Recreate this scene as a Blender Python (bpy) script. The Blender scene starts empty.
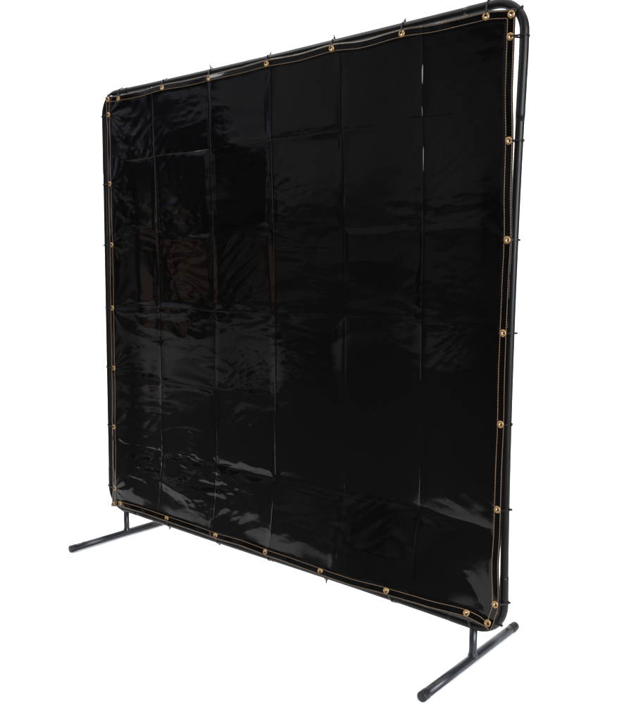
import bpy, bmesh, math, random
import numpy as np
from mathutils import Vector, Matrix

rnd = random.Random(7)
S = bpy.context.scene
C = S.collection

# ------------------------------------------------------------------ helpers
def link(name, mesh, mat=None, parent=None, smooth=True):
    if mat: mesh.materials.append(mat)
    o = bpy.data.objects.new(name, mesh)
    C.objects.link(o)
    if parent: o.parent = parent
    if smooth:
        mesh.polygons.foreach_set('use_smooth', [True] * len(mesh.polygons))
    return o

def obj(name, bm, mat, parent=None, smooth=True):
    me = bpy.data.meshes.new(name)
    bmesh.ops.recalc_face_normals(bm, faces=bm.faces)
    bm.to_mesh(me); bm.free()
    return link(name, me, mat, parent, smooth)

def add_tube(bm, pts, r, seg=20, caps=True, closed=False):
    """round tube swept along pts (parallel transport); r number or list"""
    pts = [Vector(p) for p in pts]
    n = len(pts)
    rs = r if isinstance(r, (list, tuple)) else [r] * n
    tang = []
    for i in range(n):
        a = pts[i - 1] if (i > 0 or closed) else pts[i]
        b = pts[(i + 1) % n] if (i < n - 1 or closed) else pts[i]
        tang.append((b - a).normalized())
    up = Vector((0, 1, 0)) if abs(tang[0].y) < .9 else Vector((0, 0, 1))
    nrm = (up - tang[0] * up.dot(tang[0])).normalized()
    rings = []
    for i in range(n):
        nrm = (nrm - tang[i] * nrm.dot(tang[i])).normalized()
        bi = tang[i].cross(nrm)
        rings.append([bm.verts.new(pts[i] + (nrm * math.cos(2 * math.pi * k / seg) + bi * math.sin(2 * math.pi * k / seg)) * rs[i]) for k in range(seg)])
    m = n if closed else n - 1
    for i in range(m):
        A, B = rings[i], rings[(i + 1) % n]
        for k in range(seg):
            bm.faces.new((A[k], A[(k + 1) % seg], B[(k + 1) % seg], B[k]))
    if caps and not closed:
        bm.faces.new(rings[0][::-1]); bm.faces.new(rings[-1])

def add_band(bm, pts, wid, thk, wdir, closed=True):
    """flat strap: section wid (along wdir) by thk, swept along a planar path"""
    pts = [Vector(p) for p in pts]; n = len(pts); w = Vector(wdir).normalized()
    rings = []
    for i in range(n):
        a = pts[i - 1] if (i > 0 or closed) else pts[i]
        b = pts[(i + 1) % n] if (i < n - 1 or closed) else pts[i]
        t = (b - a).normalized(); q = t.cross(w).normalized()
        rings.append([bm.verts.new(pts[i] + w * (sx * wid / 2) + q * (sy * thk / 2)) for sx, sy in ((-1, -1), (1, -1), (1, 1), (-1, 1))])
    for i in range(n if closed else n - 1):
        A, B = rings[i], rings[(i + 1) % n]
        for k in range(4):
            bm.faces.new((A[k], A[(k + 1) % 4], B[(k + 1) % 4], B[k]))
    if not closed:
        bm.faces.new(rings[0][::-1]); bm.faces.new(rings[-1])

def add_box(bm, M, sx, sy, sz):
    v = [bm.verts.new(M @ Vector((x * sx / 2, y * sy / 2, z * sz / 2))) for x in (-1, 1) for y in (-1, 1) for z in (-1, 1)]
    for f in ((0, 1, 3, 2), (4, 6, 7, 5), (0, 4, 5, 1), (2, 3, 7, 6), (0, 2, 6, 4), (1, 5, 7, 3)):
        bm.faces.new([v[i] for i in f])

# ------------------------------------------------------------------ materials
def new_mat(name):
    m = bpy.data.materials.new(name); m.use_nodes = True
    nt = m.node_tree
    return m, nt, nt.nodes['Principled BSDF']

def nd(nt, t, **kw):
    n = nt.nodes.new(t)
    for k, v in kw.items(): setattr(n, k, v)
    return n

def mat_frame(name, base, rough, spec):
    m, nt, b = new_mat(name)
    tc = nd(nt, 'ShaderNodeTexCoord')
    n1 = nd(nt, 'ShaderNodeTexNoise'); n1.inputs['Scale'].default_value = 18; n1.inputs['Detail'].default_value = 6
    nt.links.new(tc.outputs['Object'], n1.inputs['Vector'])
    mp = nd(nt, 'ShaderNodeMapRange'); mp.inputs['To Min'].default_value = rough - .07; mp.inputs['To Max'].default_value = rough + .1
    nt.links.new(n1.outputs['Fac'], mp.inputs['Value']); nt.links.new(mp.outputs['Result'], b.inputs['Roughness'])
    mx = nd(nt, 'ShaderNodeMixRGB'); mx.inputs[1].default_value = (*[c * .75 for c in base], 1); mx.inputs[2].default_value = (*[c * 1.3 for c in base], 1)
    nt.links.new(n1.outputs['Fac'], mx.inputs[0]); nt.links.new(mx.outputs[0], b.inputs['Base Color'])
    n2 = nd(nt, 'ShaderNodeTexNoise'); n2.inputs['Scale'].default_value = 700; n2.inputs['Detail'].default_value = 2
    nt.links.new(tc.outputs['Object'], n2.inputs['Vector'])
    bp = nd(nt, 'ShaderNodeBump'); bp.inputs['Strength'].default_value = .12; bp.inputs['Distance'].default_value = .0006
    nt.links.new(n2.outputs['Fac'], bp.inputs['Height']); nt.links.new(bp.outputs[0], b.inputs['Normal'])
    b.inputs['Specular IOR Level'].default_value = spec
    return m

M_tube = mat_frame('black_powder_coat', (.0042, .0037, .0035), .38, .17)
M_foot = mat_frame('charcoal_powder_coat', (.0060, .0074, .0104), .33, .36)
M_cap = mat_frame('black_plastic', (.005, .005, .005), .45, .3)
M_tie = mat_frame('black_nylon', (.004, .004, .004), .5, .2)

m, nt, b = new_mat('black_pvc_film'); M_pvc = m
tc = nd(nt, 'ShaderNodeTexCoord')
b.inputs['Base Color'].default_value = (.0020, .0019, .0019, 1)
b.inputs['Specular IOR Level'].default_value = .20
n1 = nd(nt, 'ShaderNodeTexNoise'); n1.inputs['Scale'].default_value = 5; n1.inputs['Detail'].default_value = 7; n1.inputs['Roughness'].default_value = .65
nt.links.new(tc.outputs['Object'], n1.inputs['Vector'])
mp = nd(nt, 'ShaderNodeMapRange'); mp.inputs['From Min'].default_value = .3; mp.inputs['From Max'].default_value = .75
mp.inputs['To Min'].default_value = .045; mp.inputs['To Max'].default_value = .14
nt.links.new(n1.outputs['Fac'], mp.inputs['Value']); nt.links.new(mp.outputs['Result'], b.inputs['Roughness'])
n2 = nd(nt, 'ShaderNodeTexNoise'); n2.inputs['Scale'].default_value = 140; n2.inputs['Detail'].default_value = 3
nt.links.new(tc.outputs['Object'], n2.inputs['Vector'])
bp = nd(nt, 'ShaderNodeBump'); bp.inputs['Strength'].default_value = .10; bp.inputs['Distance'].default_value = .0008
nt.links.new(n2.outputs['Fac'], bp.inputs['Height']); nt.links.new(bp.outputs[0], b.inputs['Normal'])

m, nt, b = new_mat('brass'); M_brass = m
tc = nd(nt, 'ShaderNodeTexCoord')
n1 = nd(nt, 'ShaderNodeTexNoise'); n1.inputs['Scale'].default_value = 160; n1.inputs['Detail'].default_value = 4
nt.links.new(tc.outputs['Object'], n1.inputs['Vector'])
mx = nd(nt, 'ShaderNodeMixRGB'); mx.inputs[1].default_value = (.19, .100, .034, 1); mx.inputs[2].default_value = (.42, .255, .105, 1)
nt.links.new(n1.outputs['Fac'], mx.inputs[0]); nt.links.new(mx.outputs[0], b.inputs['Base Color'])
b.inputs['Metallic'].default_value = .75; b.inputs['Roughness'].default_value = .5

m, nt, b = new_mat('tan_thread'); M_thread = m
tc = nd(nt, 'ShaderNodeTexCoord')
n1 = nd(nt, 'ShaderNodeTexNoise'); n1.inputs['Scale'].default_value = 9; n1.inputs['Detail'].default_value = 5
nt.links.new(tc.outputs['Object'], n1.inputs['Vector'])
mx = nd(nt, 'ShaderNodeMixRGB'); mx.inputs[1].default_value = (.07, .043, .023, 1); mx.inputs[2].default_value = (.26, .155, .08, 1)
nt.links.new(n1.outputs['Fac'], mx.inputs[0]); nt.links.new(mx.outputs[0], b.inputs['Base Color'])
b.inputs['Roughness'].default_value = .7

m, nt, b = new_mat('white_paper'); M_paper = m
tc = nd(nt, 'ShaderNodeTexCoord')
n1 = nd(nt, 'ShaderNodeTexNoise'); n1.inputs['Scale'].default_value = 2; n1.inputs['Detail'].default_value = 6
nt.links.new(tc.outputs['Object'], n1.inputs['Vector'])
mx = nd(nt, 'ShaderNodeMixRGB'); mx.inputs[1].default_value = (.86, .86, .86, 1); mx.inputs[2].default_value = (.9, .9, .9, 1)
nt.links.new(n1.outputs['Fac'], mx.inputs[0]); nt.links.new(mx.outputs[0], b.inputs['Base Color'])
b.inputs['Roughness'].default_value = .9; b.inputs['Specular IOR Level'].default_value = .1

m, nt, b = new_mat('grey_concrete'); M_conc = m
tc = nd(nt, 'ShaderNodeTexCoord')
n1 = nd(nt, 'ShaderNodeTexNoise'); n1.inputs['Scale'].default_value = 1.3; n1.inputs['Detail'].default_value = 9; n1.inputs['Roughness'].default_value = .65
nt.links.new(tc.outputs['Object'], n1.inputs['Vector'])
mx = nd(nt, 'ShaderNodeMixRGB'); mx.inputs[1].default_value = (.30, .30, .30, 1); mx.inputs[2].default_value = (.46, .455, .45, 1)
sx = nd(nt, 'ShaderNodeSeparateXYZ'); nt.links.new(tc.outputs['Object'], sx.inputs[0])
ma = nd(nt, 'ShaderNodeMath', operation='MULTIPLY_ADD'); ma.inputs[1].default_value = 2.5
nt.links.new(n1.outputs['Fac'], ma.inputs[0]); nt.links.new(sx.outputs['X'], ma.inputs[2])
sl = nd(nt, 'ShaderNodeMapRange'); sl.inputs['From Min'].default_value = -3.2; sl.inputs['From Max'].default_value = -2.2
nt.links.new(ma.outputs[0], sl.inputs['Value'])
m2 = nd(nt, 'ShaderNodeMixRGB'); m2.inputs[2].default_value = (.032, .032, .034, 1)     # dark painted into the floor so the curtain's right half reflects less
nt.links.new(sl.outputs['Result'], m2.inputs[0])
nt.links.new(n1.outputs['Fac'], mx.inputs[0]); nt.links.new(mx.outputs[0], m2.inputs[1]); nt.links.new(m2.outputs[0], b.inputs['Base Color'])
b.inputs['Roughness'].default_value = .8

# ------------------------------------------------------------------ frame centreline
R_T = .0120            # tube radius
R_S = .0130            # corner sleeve radius
FLOOR = -.0150
CR = .087              # bend radius
def xR(z): return .9565 - .011 * max(0, 1 - ((z - .93) / .80) ** 2)
def xL(z): return -.9455 - .0205 * (1.78 - z) / 1.56
def zT(x): return 1.884 - .0065 * max(0, 1 - (x / .84) ** 2) - .0035 * max(0, min(1, (x - .35) / .5))
def zB(x): return .1055 + .002 * math.sin(x * 4)

screen = bpy.data.objects.new('welding_screen', None); C.objects.link(screen)
screen.location = (0, 0, FLOOR)
screen['label'] = 'black welding screen, glossy dark vinyl curtain tied into a tube frame on two T-shaped feet'
screen['category'] = 'welding screen'
OFF = Vector((0, 0, -FLOOR))
def kid(o, parent=screen):
    o.parent = parent
    o.location = OFF if parent is screen else (0, 0, 0)
    return o

def sstep(t): t = max(0, min(1, t)); return t * t * (3 - 2 * t)
def lin(a, b, n): return [a + (b - a) * i / (n - 1) for i in range(n)]

top_pts = [(x, 0, zT(x)) for x in lin(-.80, .80, 60)]
bot_pts = [(x, 0, zB(x)) for x in lin(-.80, .80, 40)]
rgt_pts = [(xR(z), 0, z) for z in lin(.255, 1.585, 60)]
lft_pts = [(xL(z), 0, z) for z in lin(.255, 1.585, 60)]
for nm, pts in (('top_rail', top_pts), ('bottom_rail', bot_pts), ('side_post', rgt_pts), ('side_post', lft_pts)):
    bm = bmesh.new(); add_tube(bm, pts, R_T, 28); kid(obj(nm, bm, M_tube))

def corner(sx, sz):
    """pipe bend between horizontal rail and vertical post, with sleeve ends"""
    xs = xR if sx > 0 else xL
    zs = zT if sz > 0 else zB
    xe = xs(1.79 if sz > 0 else .20); ze = zs(.865 * sx)
    cx, cz = xe - sx * CR, ze - sz * CR
    pts = []
    for x in lin(.775 * sx, cx - sx * .004, 8): pts.append((x, 0, zs(x) + (ze - zs(cx)) * sstep((abs(x) - .775) / .05)))
    for k in range(17):
        a = math.pi / 2 * k / 16
        pts.append((cx + sx * CR * math.sin(a), 0, cz + sz * CR * math.cos(a)))
    zend = 1.56 if sz > 0 else .282
    for z in lin(cz - sz * .004, zend, 12): pts.append((xs(z), 0, z))
    rs = [R_S] * len(pts); rs[0] = rs[-1] = R_S - .0007
    bm = bmesh.new(); add_tube(bm, pts, rs, 28)
    return kid(obj('corner_bend', bm, M_tube)), (cx, cz, xe, ze)
CI = {}
for sx in (1, -1):
    for sz in (1, -1):
        _, CI[(sx, sz)] = corner(sx, sz)

# ------------------------------------------------------------------ feet
for sx, xf in ((1, .859), (-1, -.861)):
    bm = bmesh.new()
    L = .284; R_F = .0132
    add_tube(bm, [(xf, -L + .028, 0), (xf, -.1, 0), (xf, .1, 0), (xf, L - .028, 0)], R_F, 32)
    foot = kid(obj('foot', bm, M_foot))
    # weld bead ring where the upright meets the foot
    bm = bmesh.new()
    zt = zB(xf)
    add_tube(bm, [(xf, 0, .004), (xf, 0, .0125), (xf, 0, .0165), (xf, 0, .03), (xf, 0, zt - .002)],
             [.0150, .0145, .0122, .0118, .0118], 28)
    kid(obj('upright', bm, M_foot))
    for sy in (-1, 1):
        bm = bmesh.new()
        ys = [-.030, -.029, -.027, -.004, -.001, 0]
        rr = [.0130, .0143, .0147, .0147, .0140, .0125]
        add_tube(bm, [(xf, sy * (L + y), 0) for y in ys], rr, 32)
        kid(obj('end_cap', bm, M_cap), foot)
        # spring button / drilled hole near each end
        bm = bmesh.new()
        M = Matrix.Rotation(math.radians(12), 4, 'Y')
        c = Vector((xf, sy * (L - .062), 0))
        d = M @ Vector((0, 0, 1))
        add_tube(bm, [c + d * (R_F - .003), c + d * (R_F + .0012), c + d * (R_F + .002)], [.0048, .0046, .0030], 16)
        kid(obj('spring_button', bm, M_cap), foot)

# ------------------------------------------------------------------ curtain
def smooth_interp(x, xp, fp):
    """monotone-ish cosine interpolation through knots"""
    x = np.asarray(x, float); xp = np.asarray(xp); fp = np.asarray(fp)
    o = np.argsort(xp); xp, fp = xp[o], fp[o]
    i = np.clip(np.searchsorted(xp, x) - 1, 0, len(xp) - 2)
    t = np.clip((x - xp[i]) / (xp[i + 1] - xp[i]), 0, 1)
    t = t * t * (3 - 2 * t)
    return fp[i] * (1 - t) + fp[i + 1] * t

ZR = [(1.87, .938), (1.782, .938), (1.65, .9375), (1.51, .9440), (1.38, .9445), (1.244, .9490), (1.11, .9465), (.987, .9455), (.86, .9455),
      (.729, .9475), (.60, .9460), (.481, .9465), (.34, .9475), (.197, .9585), (.160, .950), (.115, .939)]
ZL = [(1.87, -.914), (1.798, -.9125), (1.515, -.9125), (1.26, -.9125), (.991, -.9155), (.73, -.920), (.47, -.925), (.192, -.9315), (.16, -.9355), (.11, -.943)]
XT = [(.94, 1.851), (.925, 1.853), (.85, 1.862), (.70, 1.8610), (.572, 1.8685), (.43, 1.8625), (.304, 1.872), (.16, 1.8665), (.018, 1.871), (-.12, 1.867),
      (-.272, 1.8665), (-.40, 1.866), (-.542, 1.871), (-.68, 1.866), (-.827, 1.868), (-.897, 1.873), (-.92, 1.873)]
XB = [(.95, .131), (.927, .133), (.857, .142), (.70, .1340), (.569, .130), (.42, .1225), (.29, .120), (.15, .120), (.017, .118), (-.12, .1185), (-.259, .115),
      (-.41, .1175), (-.558, .118), (-.70, .1190), (-.879, .117), (-.928, .108), (-.95, .105)]
def ex_r(z): return smooth_interp(z, *zip(*ZR))
def ex_l(z): return smooth_interp(z, *zip(*ZL))
def ez_t(x): return smooth_interp(x, *zip(*XT))
def ez_b(x): return smooth_interp(x, *zip(*XB))

def perlin(x, y, seed):
    xi = np.floor(x).astype(np.int64); yi = np.floor(y).astype(np.int64)
    xf = x - xi; yf = y - yi
    def g(ix, iy, dx, dy):
        h = (ix * 374761393 + iy * 668265263 + seed * 974634777) & 0x7fffffff
        h = ((h ^ (h >> 13)) * 1274126177) & 0x7fffffff
        h = (h ^ (h >> 16)) & 0xffff
        a = h / 65536.0 * 2 * np.pi
        return np.cos(a) * dx + np.sin(a) * dy
    u = xf ** 3 * (xf * (xf * 6 - 15) + 10); v = yf ** 3 * (yf * (yf * 6 - 15) + 10)
    a = g(xi, yi, xf, yf); b_ = g(xi + 1, yi, xf - 1, yf); c = g(xi, yi + 1, xf, yf - 1); d = g(xi + 1, yi + 1, xf - 1, yf - 1)
    return (a * (1 - u) + b_ * u) * (1 - v) + (c * (1 - u) + d * u) * v

VX = [-.612, -.284, .032, .342, .647]       # vertical fold lines left by packing
VS = [1, -.9, 1.25, -.7, .9]
HZ = [1.606, 1.300, 1.004, .700, .400]      # horizontal fold lines
HS = [-.5, .2, 1.0, .25, -.4]
EYE = [(.925, 1.839), (.85, 1.848), (.572, 1.8545), (.304, 1.858), (.018, 1.857), (-.272, 1.8525), (-.542, 1.857), (-.827, 1.854), (-.8975, 1.859),
       (.924, 1.782), (.930, 1.51), (.935, 1.244), (.9315, .987), (.9335, .729), (.9325, .481), (.9445, .206), (.927, .147),
       (.857, .156), (.569, .144), (.29, .134), (.017, .132), (-.259, .129), (-.558, .132), (-.879, .131), (-.928, .121),
       (-.8985, 1.798), (-.8985, 1.515), (-.8985, 1.26), (-.9015, .991), (-.906, .73), (-.911, .47), (-.9175, .192)]

def field_y(x, z):
    """out-of-plane relief of the curtain (towards the viewer is -y)"""
    x = np.asarray(x, float); z = np.asarray(z, float)
    wx = x + .010 * perlin(x * 5, z * 5, 91); wz = z + .008 * perlin(x * 4, z * 4, 92)
    y = np.zeros_like(x)
    de = np.minimum(np.minimum(x - ex_l(z), ex_r(z) - x), np.minimum(ez_t(x) - z, z - ez_b(x)))
    inner = np.clip((de - .02) / .10, 0, 1); inner = inner * inner * (3 - 2 * inner)
    # each folded panel keeps its own bulge and tilt
    ex = [-.93] + VX + [.945]; ez = [1.87] + HZ + [.115]
    rg = random.Random(23)
    for i in range(6):
        for j in range(6):
            a = rg.uniform(-1, 1); t1 = rg.uniform(-1, 1); t2 = rg.uniform(-1, 1)
            x0, x1 = ex[i], ex[i + 1]; z1, z0 = ez[j], ez[j + 1]
            u = (wx - x0) / (x1 - x0); v = (wz - z0) / (z1 - z0)
            m_ = (u > 0) & (u < 1) & (v > 0) & (v < 1)
            uu = np.clip(u, 0, 1); vv = np.clip(v, 0, 1)
            bell = np.sin(np.pi * uu) * np.sin(np.pi * vv)
            k = 1.0 if i < 3 else .55
            y += m_ * bell * k * (.0042 * a + .0030 * t1 * (uu - .5) + .0030 * t2 * (vv - .5))
            flat = np.clip(np.minimum(np.minimum(uu, 1 - uu) * (x1 - x0), np.minimum(vv, 1 - vv) * (z1 - z0)) / .03, 0, 1); flat = flat * flat * (3 - 2 * flat)
            y += m_ * flat * k * (rg.uniform(-.004, .004) * (uu - .5) + rg.uniform(-.006, .006) * (vv - .5))
    # film bellies away low down, then slants forward to the bottom rail
    zz = z - .03 * perlin(x * 1.7, z * 0, 77) - .05 * (x + .9) * (x < .2) - .055 * (x >= .2)
    up = np.clip((1.87 - zz) / 1.47, 0, 1); dn = np.clip((zz - .10) / .27, 0, 1)
    edge = np.clip(np.minimum((x - ex_l(z)) / .20, (ex_r(z) - x) / .42), 0, 1); edge = edge * edge * (3 - 2 * edge)
    soft = -np.log(np.exp(-9 * up ** .9) + np.exp(-9 * dn)) / 9
    y += (.036 + .006 * np.clip(x / .5, 0, 1)) * np.clip(soft, 0, 1) * edge
    y += -.026 * np.clip((.42 - z) / .30, 0, 1) * np.clip((x + .1) / .5, 0, 1)
    # one panel stands turned away from its neighbours
    for j, k in ((3, .75), (4, .35)):
        u = (wx - VX[2]) / (VX[3] - VX[2]); v = (wz - ez[j + 1]) / (ez[j] - ez[j + 1])
        m_ = (u > 0) & (u < 1) & (v > 0) & (v < 1)
        fl_ = np.clip(np.minimum(np.minimum(u, 1 - u) * .31, np.minimum(v, 1 - v) * .3) / .055, 0, 1); fl_ = fl_ * fl_ * (3 - 2 * fl_)
        y += m_ * fl_ * k * (.011 * (u - .5) + .007 * (v - .5))
    # broad sag of the hanging film
    y += .010 * perlin(x * 1.3, z * 1.1, 3) * inner
    # fold lines (positions follow the film, not the room)
    fx = -.9225 + 1.8650 * (x - ex_l(z)) / (ex_r(z) - ex_l(z)); fz = .115 + 1.753 * (z - ez_b(x)) / (ez_t(x) - ez_b(x))
    for c, s in zip(VX, VS):
        mod = np.clip(.35 + 1.3 * np.abs(perlin(np.full_like(z, c * 7), z * 2.6, 5)) + .5 * perlin(np.full_like(z, c * 3), z * 11, 15), .1, 1.6)
        d = (fx + .0012 * perlin(x * 0 + c, z * 6, 8)) - c
        y += -s * (.0014 * mod * np.exp(-np.abs(d) / .012) + .0015 * mod * (1 + (2.6 if c > .6 else 1.2 * (c > .3) + .3) * np.clip(.55 + 1.8 * perlin(np.full_like(z, c * 5), z * 13, 18), .1, 1.1) * np.clip((z - 1.2) / .15, 0, 1)) * np.exp(-(d / .0026) ** 2)) * (.3 + .7 * inner)
        if c > .6:                                # hard white-cracked stretch of the right-hand fold
            y += -.0021 * np.exp(-(d / .0019) ** 2) * np.clip((z - 1.40) / .05, 0, 1) * np.clip((1.775 - z) / .03, 0, 1) * np.clip(.7 + 1.6 * perlin(np.full_like(z, 3.3), z * 19, 19), 0, 1.0)
    for c, s in zip(HZ, HS):
        mod = np.clip(.15 + 1.5 * np.abs(perlin(x * 2.6, np.full_like(x, c * 9), 6)) + .5 * perlin(x * 9, np.full_like(x, c * 5), 16), .05, 1.5)
        d = (fz + .004 * perlin(x * 3, z * 0 + c, 9)) - c
        y += -s * mod * np.clip(.80 - .45 * x, .5, 1) * (.0016 * np.exp(-np.abs(d) / .013) + .0012 * np.exp(-(d / .003) ** 2)) * (.3 + .7 * inner)
    # long, mostly horizontal drag wrinkles; stronger on the left and low down
    left = np.clip(.35 + .65 * (.45 - x) / 1.0, .40, 1.0)
    low = .55 + (.75 * np.clip((.35 - x) / .5, .1, 1) + .8 * (x < -.05) * np.clip((-.05 - x) / .2, 0, 1)) * np.exp(-((z - .43) / .17) ** 2) + .35 * np.exp(-((z - 1.15) / .2) ** 2)
    qx = x + .06 * perlin(x * 3.1, z * 3.1, 21); qz = z + .05 * perlin(x * 2.7, z * 3.7, 22)
    r1 = 1 - np.abs(perlin(qx * 3.2, qz * 11.0, 31)) * 2
    r2 = 1 - np.abs(perlin(qx * 7.0 + qz * 3, qz * 21.0, 32)) * 2
    r5 = 1 - np.abs(perlin(qx * 15.0 - qz * 5, qz * 46.0 + qx * 6, 35)) * 2
    patch = np.clip(perlin(x * 2.6, z * 3.1, 33) * 1.6 + .45, 0, 1)
    patch2 = np.clip(perlin(x * 3.9 + 7, z * 4.7, 34) * 1.8 + .35, 0, 1)
    y += -inner * left * low * (.0036 * r1 * patch + .0019 * r2 * patch2 + .00055 * r5 * np.clip(patch + patch2 - .5, 0, 1))
    # diagonal puckers
    dg = x * .8 + z * .6; dh = -x * .6 + z * .8
    r3 = 1 - np.abs(perlin(dg * 5, dh * 24, 41)) * 2
    p3 = np.clip(perlin(x * 3.3, z * 3.3, 42) * 2 - .1, 0, 1)
    y += -inner * left * .0020 * r3 * p3
    # small crumple
    p4 = np.clip(perlin(x * 4.4, z * 4.4, 43) * 1.7 + .15, 0, 1)
    y += inner * left * p4 * (.0009 * perlin(x * 26, z * 40, 51) + .0003 * perlin(x * 60, z * 80, 52))
    # pleats radiating from the side and bottom eyelets
    for (a, c) in EYE:
        side = abs(a) > .88 and .16 < c < 1.80
        if not side: continue
        dx = x - a; dz = z - c
        r = np.sqrt(dx * dx + dz * dz) + 1e-6
        th = np.arctan2(dz, -np.sign(a) * dx)
        y += -.0008 * np.cos(th * 9 + 6 * perlin(x * 4, z * 4, 61)) * np.exp(-(r / .16) ** 2) * np.clip(r / .05, 0, 1) * (1 if a < 0 else .15)
    # folded hem: raised strip with a rolled edge and puckers along it
    hem = 1 / (1 + np.exp((de - .0275) / .0012))
    y += -.0011 * hem
    along = np.where(np.minimum(x - ex_l(z), ex_r(z) - x) < np.minimum(ez_t(x) - z, z - ez_b(x)), z, x)
    y += .0012 * perlin(along * 17, de * 20, 71) * np.exp(-(de / .05) ** 2)
    # bottom hem kicks out over the rail
    db = z - ez_b(x); y += -.0045 * np.clip((.028 - db) / .028, 0, 1)
    # top hem leans back on the left half
    dt = ez_t(x) - z
    y += .0012 * np.clip((.024 - dt) / .024, 0, 1) ** 1.3 * np.clip((-.15 - x) / .4, .0, 1)
    return -.0165 + y

NX, NZ = 560, 525
def refined(n, at, lo, span):
    p = [np.linspace(0, 1, n)]
    for c in at: p.append((c - lo) / span + np.linspace(-.0075, .0075, 17) / span)
    p = np.sort(np.concatenate(p)); return p[np.concatenate([[True], np.diff(p) > .0002])]
U = refined(NX, VX, -.9225, 1.865); V = refined(NZ, HZ, .115, 1.753)
NX, NZ = len(U), len(V)
UU, VV = np.meshgrid(U, V)                      # rows = z
Zb = .115 + (1.868 - .115) * VV
X = ex_l(Zb) * (1 - UU) + ex_r(Zb) * UU
for _ in range(2):
    Z = ez_b(X) * (1 - VV) + ez_t(X) * VV
    X = ex_l(Z) * (1 - UU) + ex_r(Z) * UU
Y = field_y(X, Z)
co = np.stack([X, Y, Z], -1).reshape(-1, 3)
idx = np.arange(NX * NZ).reshape(NZ, NX)
quads = np.stack([idx[:-1, :-1], idx[:-1, 1:], idx[1:, 1:], idx[1:, :-1]], -1).reshape(-1, 4)
cen = co[quads].mean(1)
keep = np.ones(len(quads), bool)
for (a, c) in EYE:                               # punched holes under the eyelets
    keep &= ((cen[:, 0] - a) ** 2 + (cen[:, 2] - c) ** 2) > .0052 ** 2
quads = quads[keep]
me = bpy.data.meshes.new('curtain')
me.vertices.add(len(co)); me.vertices.foreach_set('co', co.astype(np.float32).ravel())
me.loops.add(quads.size); me.loops.foreach_set('vertex_index', quads.astype(np.int32).ravel())
me.polygons.add(len(quads)); me.polygons.foreach_set('loop_start', (np.arange(len(quads)) * 4).astype(np.int32))
me.update(calc_edges=True); me.validate()
curtain = link('curtain', me, M_pvc); kid(curtain)
sol = curtain.modifiers.new('thickness', 'SOLIDIFY'); sol.thickness = .0007; sol.offset = -1

# stitching: two rows of lockstitch round the hem
def stitch_row(bm, off):
    path = []
    def P(x, z): path.append((x, z))
    N = 900
    zl, zh, xl, xh = .118 + off, 1.866 - off, -.92 + off, .94 - off
    for z in np.linspace(.125 + off, 1.852 - off, N): P(float(ex_r(z)) - off, z)
    for x in np.linspace(.935 - off, -.912 + off, N): P(x, float(ez_t(x)) - off)
    for z in np.linspace(1.870 - off, .112 + off, N): P(float(ex_l(z)) + off, z)
    for x in np.linspace(-.938 + off, .925 - off, N): P(x, float(ez_b(x)) + off)
    path = np.array(path + path[:1])
    seg = np.sqrt((np.diff(path, axis=0) ** 2).sum(1)); s = np.concatenate([[0], np.cumsum(seg)])
    pitch, ln = .0076, .0070
    st = np.arange(0, s[-1] - pitch, pitch)
    pts = {}
    A = np.stack([np.interp(st, s, path[:, k]) for k in (0, 1)], -1)
    B = np.stack([np.interp(st + ln, s, path[:, k]) for k in (0, 1)], -1)
    Mi = (A + B) / 2
    ya, yb, ym = field_y(A[:, 0], A[:, 1]), field_y(B[:, 0], B[:, 1]), field_y(Mi[:, 0], Mi[:, 1])
    for i in range(len(st)):
        if np.hypot(*(B[i] - A[i])) < .004: continue
        add_tube(bm, [(A[i, 0], ya[i] - .0001, A[i, 1]), (Mi[i, 0], ym[i] - .0008, Mi[i, 1]), (B[i, 0], yb[i] - .0001, B[i, 1])],
                 [.0006, .0008, .0006], 6)
bm = bmesh.new()
stitch_row(bm, .0042); stitch_row(bm, .0225)
kid(obj('stitching', bm, M_thread), curtain)

# eyelets
def eyelet_mesh():
    bm = bmesh.new()
    prof = [(.0033, .0012), (.0033, -.0008), (.0039, -.0019), (.0056, -.0027), (.0075, -.0026), (.0092, -.0019), (.0103, -.0008), (.0108, .0004), (.0104, .0012)]
    n = 36; rings = []
    for r, y in prof:
        rings.append([bm.verts.new((r * math.cos(2 * math.pi * k / n), y, r * math.sin(2 * math.pi * k / n))) for k in range(n)])
    for i in range(len(prof) - 1):
        for k in range(n):
            bm.faces.new((rings[i][k], rings[i][(k + 1) % n], rings[i + 1][(k + 1) % n], rings[i + 1][k]))
    for k in range(n):
        bm.faces.new((rings[-1][k], rings[-1][(k + 1) % n], rings[0][(k + 1) % n], rings[0][k]))
    return bm
e0 = None; EY = []
for (a, c) in EYE:
    yy = float(field_y(np.array([a]), np.array([c]))[0]); EY.append(yy)
    if e0 is None: e = e0 = kid(obj('eyelet', eyelet_mesh(), M_brass), curtain)
    else:
        e = e0.copy(); C.objects.link(e); e.parent = curtain
    e.location = (a, yy - .0004, c)
    dzx = float(field_y(np.array([a]), np.array([c + .006]))[0] - field_y(np.array([a]), np.array([c - .006]))[0]) / .012
    e.rotation_euler = (-dzx * .7 + rnd.uniform(-.05, .05), rnd.uniform(0, 3), rnd.uniform(-.05, .05))

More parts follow.
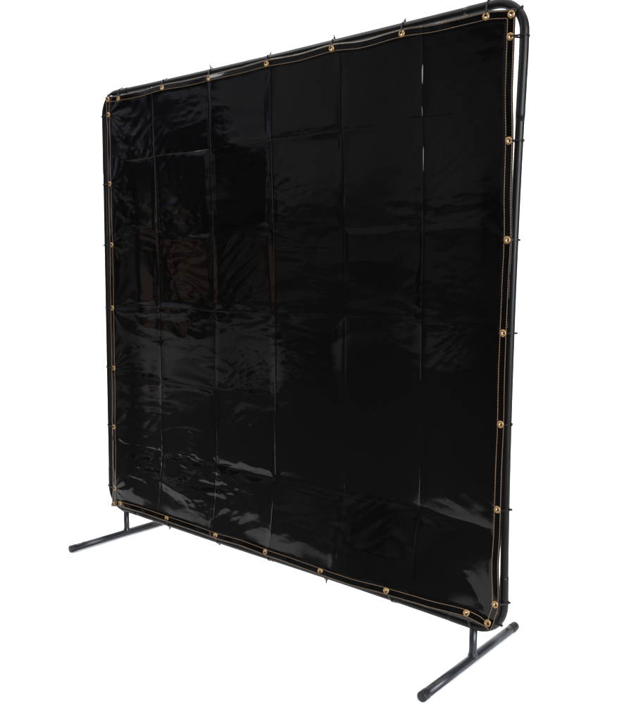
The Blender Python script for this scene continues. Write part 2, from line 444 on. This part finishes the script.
# cable ties
def tie(a, c, yy):
    # nearest point of the frame centreline and outward direction
    cornered = abs(a) > .89 and (c > 1.83 or c < .17)
    if cornered:
        cx, cz, xe, ze = CI[(1 if a > 0 else -1, 1 if c > 1 else -1)]
        d = Vector((a - cx, 0, c - cz)).normalized(); ctr = Vector((cx, 0, cz)) + d * CR
    elif c > 1.83: d = Vector((0, 0, 1)); ctr = Vector((a, 0, zT(a)))
    elif c < .16 and abs(a) < .89: d = Vector((0, 0, -1)); ctr = Vector((a, 0, zB(a)))
    elif a > 0: d = Vector((1, 0, 0)); ctr = Vector((xR(c), 0, c))
    else: d = Vector((-1, 0, 0)); ctr = Vector((xL(c), 0, c))
    e = Vector((a, yy, c))
    wdir = d.cross(Vector((0, 1, 0)))
    R1 = R_S + .0012; R2 = .0034
    p0 = e + d * .0035
    h = (ctr - p0).dot(d); v = (ctr - p0).y               # eyelet -> tube in the (d, y) plane
    L = math.hypot(h, v); base = math.atan2(v, h)
    q = math.asin(max(-.95, min(.95, (R1 - R2) / max(L, .0162))))
    path = []
    a0 = base + math.pi / 2 + q; a1 = base + 3 * math.pi / 2 - q
    for k in range(9):
        t = a0 + (a1 - a0) * k / 8
        path.append(p0 + d * (R2 * math.cos(t)) + Vector((0, R2 * math.sin(t), 0)))
    b0 = base - math.pi / 2 - q; b1 = base + math.pi / 2 + q
    for k in range(19):
        t = b0 + (b1 - b0) * k / 18
        path.append(ctr + d * (R1 * math.cos(t)) + Vector((0, R1 * math.sin(t), 0)))
    bm = bmesh.new()
    add_band(bm, path, .0046, .0014, wdir)
    # locking head at the outside of the tube and the snipped or uncut tail
    t = rnd.uniform(-.5, .7)
    hp = ctr + d * ((R1 + .001) * math.cos(t)) + Vector((0, (R1 + .001) * math.sin(t), 0))
    rad = (d * math.cos(t) + Vector((0, math.sin(t), 0))).normalized()
    tn = rad.cross(wdir).normalized()
    M = Matrix((( *wdir, 0), (*rad, 0), (*tn, 0), (0, 0, 0, 1))).transposed(); M.translation = hp + rad * .0008
    add_box(bm, M, .0054, .0040, .0052)
    ln = 0 if cornered else rnd.uniform(.004, .008) * (1.2 if abs(d.z) > .5 else .45); sk = wdir * rnd.uniform(-.45, .45)
    tail = [hp + rad * .0015, hp + rad * (.0015 + ln * .5) + sk * ln * .25, hp + rad * (.0015 + ln) + sk * ln * .8 + tn * rnd.uniform(-.004, .004)]
    if ln: add_band(bm, tail, .0036, .0020, wdir, closed=False)
    return kid(obj('cable_tie', bm, M_tie, smooth=False))
for (a, c), yy in zip(EYE, EY):
    if (a, c) in ((.924, 1.782),) or True:
        tie(a, c, yy)

# ------------------------------------------------------------------ setting: white paper sweep on a concrete floor
cam_loc = Vector((1.9304, -1.997, 1.1607)); yaw = -.7016; pitch = -.1168; roll = .0055
# sweep runs on the diagonal: floor, curved cove, back wall
bk = Vector((-.42, .91, 0)).normalized(); sd = Vector((bk.y, -bk.x, 0))
wall, rad = 5.2, 1.6
cols = lin(-7.5, 6.0, 46)
def front(s_): return min(max(-1.488 - .928 * s_, -1.06 + .166 * s_), wall - rad - .3)
bm = bmesh.new(); rows = []
for q in lin(0, 1, 20):
    rows.append([bm.verts.new(bk * (front(s_) + (wall - rad - front(s_)) * q) + sd * s_ + Vector((0, 0, FLOOR))) for s_ in cols])
arc = [(wall - rad + rad * math.sin(math.pi / 2 * k / 24), rad - rad * math.cos(math.pi / 2 * k / 24)) for k in range(1, 25)]
for (t, h) in arc + [(wall, t) for t in lin(rad + .2, 5.6, 8)]:
    rows.append([bm.verts.new(bk * t + sd * s_ + Vector((0, 0, FLOOR + h))) for s_ in cols])
for A, B in zip(rows, rows[1:]):
    for k in range(len(cols) - 1): bm.faces.new((A[k], A[k + 1], B[k + 1], B[k]))
bd = obj('backdrop', bm, M_paper); bd['kind'] = 'structure'
so = bd.modifiers.new('thickness', 'SOLIDIFY'); so.thickness = .002; so.offset = 1
bm = bmesh.new()
g = [bm.verts.new((x, y, FLOOR - .006)) for x, y in ((-8.7, -6.3), (14, -6.3), (14, 14), (-8.7, 14))]
bm.faces.new(g); fl = obj('floor', bm, M_conc); fl['kind'] = 'structure'

# ------------------------------------------------------------------ lamps
def area(name, loc, target, sx, sy, power, col=(1, 1, 1)):
    l = bpy.data.lights.new(name, 'AREA'); l.shape = 'RECTANGLE'; l.size = sx; l.size_y = sy; l.energy = power; l.color = col
    o = bpy.data.objects.new(name, l); C.objects.link(o); o.location = loc
    o.rotation_euler = (Vector(target) - Vector(loc)).to_track_quat('-Z', 'Y').to_euler()
    return o
area('overhead_fill', (.1, .6, 5.2), (.1, .6, 0), 7, 6, 390)  # added unseen light that overexposes the paper to white
p = bk * 2.6 + sd * -3.6; q = bk * 5.2 + sd * -3.4
area('backdrop_fill', (p.x, p.y, 5.4), (q.x, q.y, 2.2), 4, 1.2, 330)  # added wall wash, lifts the backdrop's upper left to white
area('side_softbox', (4.8, -1.4, 1.9), (.7, .1, .1), 3.0, 2.2, 500, (.88, .92, 1))
area('floor_fill', (-6, -4.2, 5.2), (-6, -4.2, 0), 2.5, 2.5, 230, (1, .98, .95))  # added unseen light, brightens the pale floor the curtain reflects
area('front_fill', (-2.8, -3.2, 4.6), (0, 0, .9), 1.1, .9, 120, (1, .97, .93))  # added for glints on wrinkles and eyelets

# ------------------------------------------------------------------ world: dim workshop tones painted for the curtain to reflect
w = bpy.data.worlds.new('World'); S.world = w; w.use_nodes = True
nt = w.node_tree; bg = nt.nodes['Background']
tc = nd(nt, 'ShaderNodeTexCoord')
nz = nd(nt, 'ShaderNodeTexNoise'); nz.inputs['Scale'].default_value = 3.0; nz.inputs['Detail'].default_value = 3
nt.links.new(tc.outputs['Generated'], nz.inputs['Vector'])
sp = nd(nt, 'ShaderNodeSeparateXYZ'); nt.links.new(tc.outputs['Generated'], sp.inputs[0])
ad = nd(nt, 'ShaderNodeMath', operation='MULTIPLY_ADD'); ad.inputs[1].default_value = .16; nt.links.new(nz.outputs['Fac'], ad.inputs[0])
a2 = nd(nt, 'ShaderNodeMath', operation='ADD'); a2.inputs[1].default_value = .10
nt.links.new(sp.outputs['Z'], a2.inputs[0]); nt.links.new(a2.outputs[0], ad.inputs[2])
cr = nd(nt, 'ShaderNodeValToRGB'); nt.links.new(ad.outputs[0], cr.inputs[0])
el = cr.color_ramp.elements
stops = [(0.0, (.34, .34, .34)), (.075, (.10, .09, .085)), (.095, (.13, .04, .032)), (.125, (.12, .045, .036)), (.14, (.33, .225, .165)), (.175, (.30, .215, .165)), (.19, (.10, .085, .08)),
         (.21, (.09, .085, .085)), (.222, (.42, .38, .38)), (.25, (.40, .38, .48)), (.30, (.30, .30, .55)), (.38, (.40, .41, .48)), (.60, (.48, .48, .50)), (1.0, (.55, .55, .57))]
el[0].position = stops[0][0]; el[0].color = (*stops[0][1], 1)
el[1].position = 1; el[1].color = (*stops[-1][1], 1)
for p, c in stops[1:-1]:
    e = el.new(p); e.color = (*c, 1)
# dark noise patches painted into the world as reflections for the curtain
n2 = nd(nt, 'ShaderNodeTexNoise'); n2.inputs['Scale'].default_value = 4.5; n2.inputs['Detail'].default_value = 5
nt.links.new(tc.outputs['Generated'], n2.inputs['Vector'])
m2 = nd(nt, 'ShaderNodeMapRange'); m2.inputs['From Min'].default_value = .44; m2.inputs['From Max'].default_value = .48
m2.inputs['To Min'].default_value = .10; m2.inputs['To Max'].default_value = 1.25
nt.links.new(n2.outputs['Fac'], m2.inputs['Value'])
# world painted brighter towards the left so the right-hand reflections stay dim
m3 = nd(nt, 'ShaderNodeMapRange'); m3.inputs['From Min'].default_value = -.82; m3.inputs['From Max'].default_value = -.50
m3.inputs['To Min'].default_value = 1.15; m3.inputs['To Max'].default_value = .30
nt.links.new(sp.outputs['X'], m3.inputs['Value'])
mm = nd(nt, 'ShaderNodeMath', operation='MULTIPLY'); nt.links.new(m2.outputs[0], mm.inputs[0]); nt.links.new(m3.outputs[0], mm.inputs[1])
hs = nd(nt, 'ShaderNodeHueSaturation'); nt.links.new(cr.outputs[0], hs.inputs['Color'])
m4 = nd(nt, 'ShaderNodeMapRange'); m4.inputs['From Min'].default_value = -.80; m4.inputs['From Max'].default_value = -.62
m4.inputs['To Min'].default_value = 1.0; m4.inputs['To Max'].default_value = .2
nt.links.new(sp.outputs['X'], m4.inputs['Value']); nt.links.new(m4.outputs[0], hs.inputs['Saturation'])
vm = nd(nt, 'ShaderNodeVectorMath', operation='SCALE'); nt.links.new(hs.outputs[0], vm.inputs[0]); nt.links.new(mm.outputs[0], vm.inputs['Scale'])
nt.links.new(vm.outputs[0], bg.inputs['Color']); bg.inputs['Strength'].default_value = 1.0

# ------------------------------------------------------------------ camera
cd = bpy.data.cameras.new('camera'); cam = bpy.data.objects.new('camera', cd); C.objects.link(cam)
fw = Vector((math.sin(yaw) * math.cos(pitch), math.cos(yaw) * math.cos(pitch), math.sin(pitch)))
r = fw.cross(Vector((0, 0, 1))).normalized(); u = r.cross(fw)
r2 = r * math.cos(roll) + u * math.sin(roll); u2 = -r * math.sin(roll) + u * math.cos(roll)
M = Matrix(((*r2, 0), (*u2, 0), (*(-fw), 0), (0, 0, 0, 1))).transposed(); M.translation = cam_loc
cam.matrix_world = M
cd.sensor_fit = 'VERTICAL'; cd.sensor_height = 24; cd.lens = 775.5685 / 721 * 24
cd.clip_end = 200
S.camera = cam
S.view_settings.view_transform = 'Standard'; S.view_settings.look = 'None'
S.view_settings.exposure = 0; S.view_settings.gamma = 1
